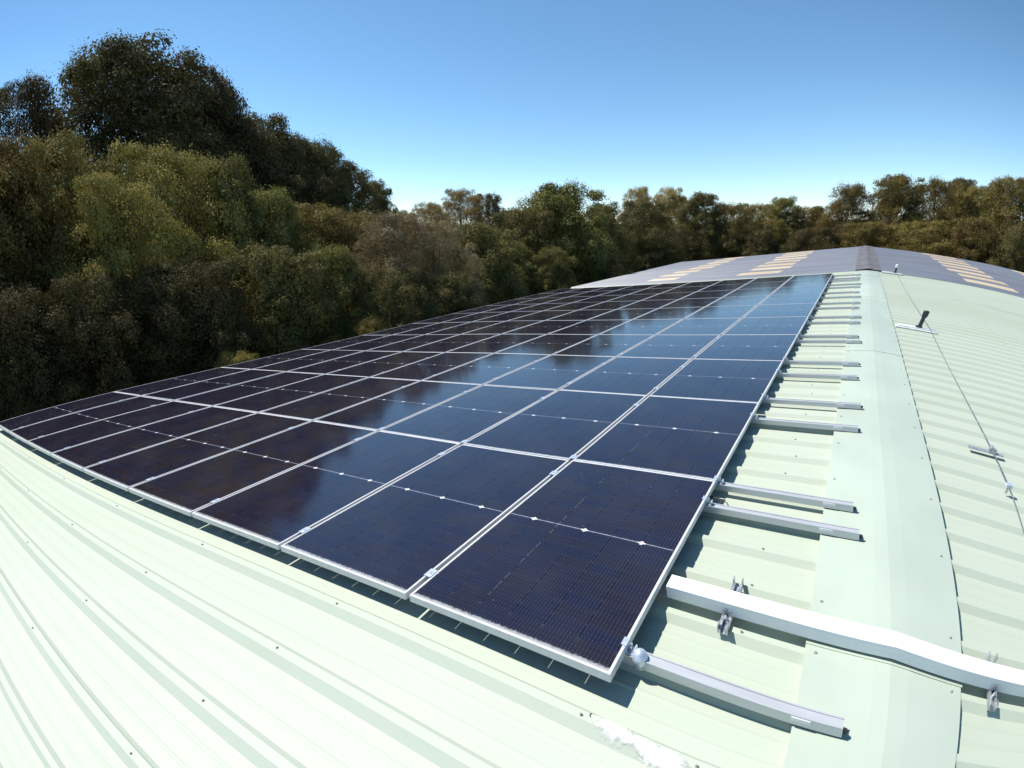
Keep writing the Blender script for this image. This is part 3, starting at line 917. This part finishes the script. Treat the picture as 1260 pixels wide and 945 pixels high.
tree(-65, 14.6, -3.5, 1.6, 'dark_a', 'low dark tree in shade under the pale olive tree')
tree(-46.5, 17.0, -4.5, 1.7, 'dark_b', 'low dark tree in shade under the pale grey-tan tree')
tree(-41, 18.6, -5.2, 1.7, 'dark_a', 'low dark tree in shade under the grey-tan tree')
tree(-38.2, 19.3, -6.7, 1.25, 'tan_a', 'small pale twiggy shrub poking up at the array edge', 'shrub', 'shrub', 'shrubs at the eave')
tree(-48.8, 15.2, -9.4, 1.0, 'olive_b', 'tiny olive shrub just showing over the array edge', 'shrub', 'shrub', 'shrubs at the eave')
tree(-62.0, 13.0, -11.9, 0.9, 'olive_a', 'tiny shrub in the shade just over the lower array edge', 'shrub', 'shrub', 'shrubs at the eave')
# middle
tree(-27.9, 31.5, 3.7, 3.3, 'green_a', 'large round green tree rising in the centre of the picture')
tree(-31.8, 30.0, 1.4, 2.5, 'green_a', 'green leafy tree leaning on the left side of the large round one')
tree(-33.6, 27.0, -1.8, 2.2, 'green_b', 'low green tree in front and left of the large round one')
tree(-23.4, 36.5, 1.9, 2.5, 'green_b', 'green tree right of the large round one')
tree(-29.0, 27.2, -2.6, 1.7, 'green_b', 'low green tree at the foot of the large round one')
tree(-24.6, 32.5, -2.0, 2.0, 'dark_b', 'low dark tree at the foot of the trees right of the large round one')
tree(-19.0, 42.0, 2.0, 2.8, 'dark_b', 'dark green tree in front of the pale yellow tops')
tree(-14.0, 46.0, 2.6, 2.6, 'green_b', 'narrow green tree above the far corner of the grey roof')
# far row beyond the yellowish tops
tree(-41.6, 54, 2.2, 3.2, 'yellow_a', 'yellowish tree at the bottom of the skyline gap')
tree(-38.4, 56, 3.4, 3.2, 'yellow_a', 'yellowish round tree left of a dark far tree on the skyline')
tree(-35.4, 58, 3.0, 2.4, 'dark_b', 'dark tree right of the yellowish round one on the skyline')
tree(-33.2, 110, 1.4, 5.0, 'dark_a', 'far dark flat-topped tree in the gap left of the large round tree')
tree(-30.6, 120, 1.5, 5.0, 'brown_a', 'far brown tree partly hidden by the large round tree')
tree(-44.4, 70, 1.5, 3.0, 'tan_a', 'far tan tree at the foot of the skyline drop')
tree(-20.0, 56, 3.3, 2.4, 'yellow_a', 'pale yellow tree top right of the large round tree')
tree(-16.9, 58, 3.2, 2.2, 'yellow_a', 'second pale yellow tree top, nearer the grey roof')
tree(-15.6, 54, 2.5, 2.2, 'olive_b', 'olive tree between the yellow tops and the narrow green tree')
# behind the grey roof
tree(-11.2, 47, 1.4, 2.6, 'brown_b', 'low brown-green tree behind the left half of the grey roof')
tree(-8.6, 50, 1.5, 2.6, 'olive_b', 'low olive tree behind the rooflights of the grey roof')
tree(-6.6, 52, 1.9, 2.2, 'green_b', 'small pointed green tree left of the ridge end')
tree(-4.2, 52, 1.0, 2.6, 'brown_a', 'low brown tree in the dip of the skyline left of the ridge end')
tree(-1.2, 48, 2.7, 2.2, 'brown_b', 'dark brown tree standing right above the ridge end')
tree(2.3, 49, 3.4, 2.8, 'brown_a', 'tall brown tree to the right of the ridge end')
tree(5.2, 50, 3.1, 2.7, 'brown_b', 'broad brown tree behind the right half of the grey roof')
tree(8.0, 50, 2.8, 2.6, 'olive_b', 'brown-olive tree in the row behind the right slope')
tree(11.4, 49, 3.8, 2.9, 'brown_a', 'tall brown tree at the right edge behind the grey roof')
tree(15.2, 48, 3.4, 3.0, 'brown_b', 'brown tree cut off by the right picture edge')
tree(7.2, 95, 3.3, 3.2, 'dark_a', 'far dark flat tree top peeping over the row on the right')
tree(9.8, 100, 3.0, 3.0, 'dark_b', 'far dark tree top right of the flat one')
tree(0.6, 45, -.4, 2.6, 'brown_b', 'low brown tree close behind the ridge end')
tree(4.2, 44.5, -.2, 2.5, 'olive_b', 'low olive-brown tree close behind the right slope near the ridge')
tree(8.4, 44, 0.2, 2.6, 'brown_a', 'low brown tree close behind the right rooflights')
tree(12.6, 43.5, 0.0, 2.6, 'dark_b', 'low dark tree close behind the grey roof at the right edge')
tree(-3.8, 45.5, -.9, 2.4, 'dark_b', 'low dark tree close behind the ridge on its left')
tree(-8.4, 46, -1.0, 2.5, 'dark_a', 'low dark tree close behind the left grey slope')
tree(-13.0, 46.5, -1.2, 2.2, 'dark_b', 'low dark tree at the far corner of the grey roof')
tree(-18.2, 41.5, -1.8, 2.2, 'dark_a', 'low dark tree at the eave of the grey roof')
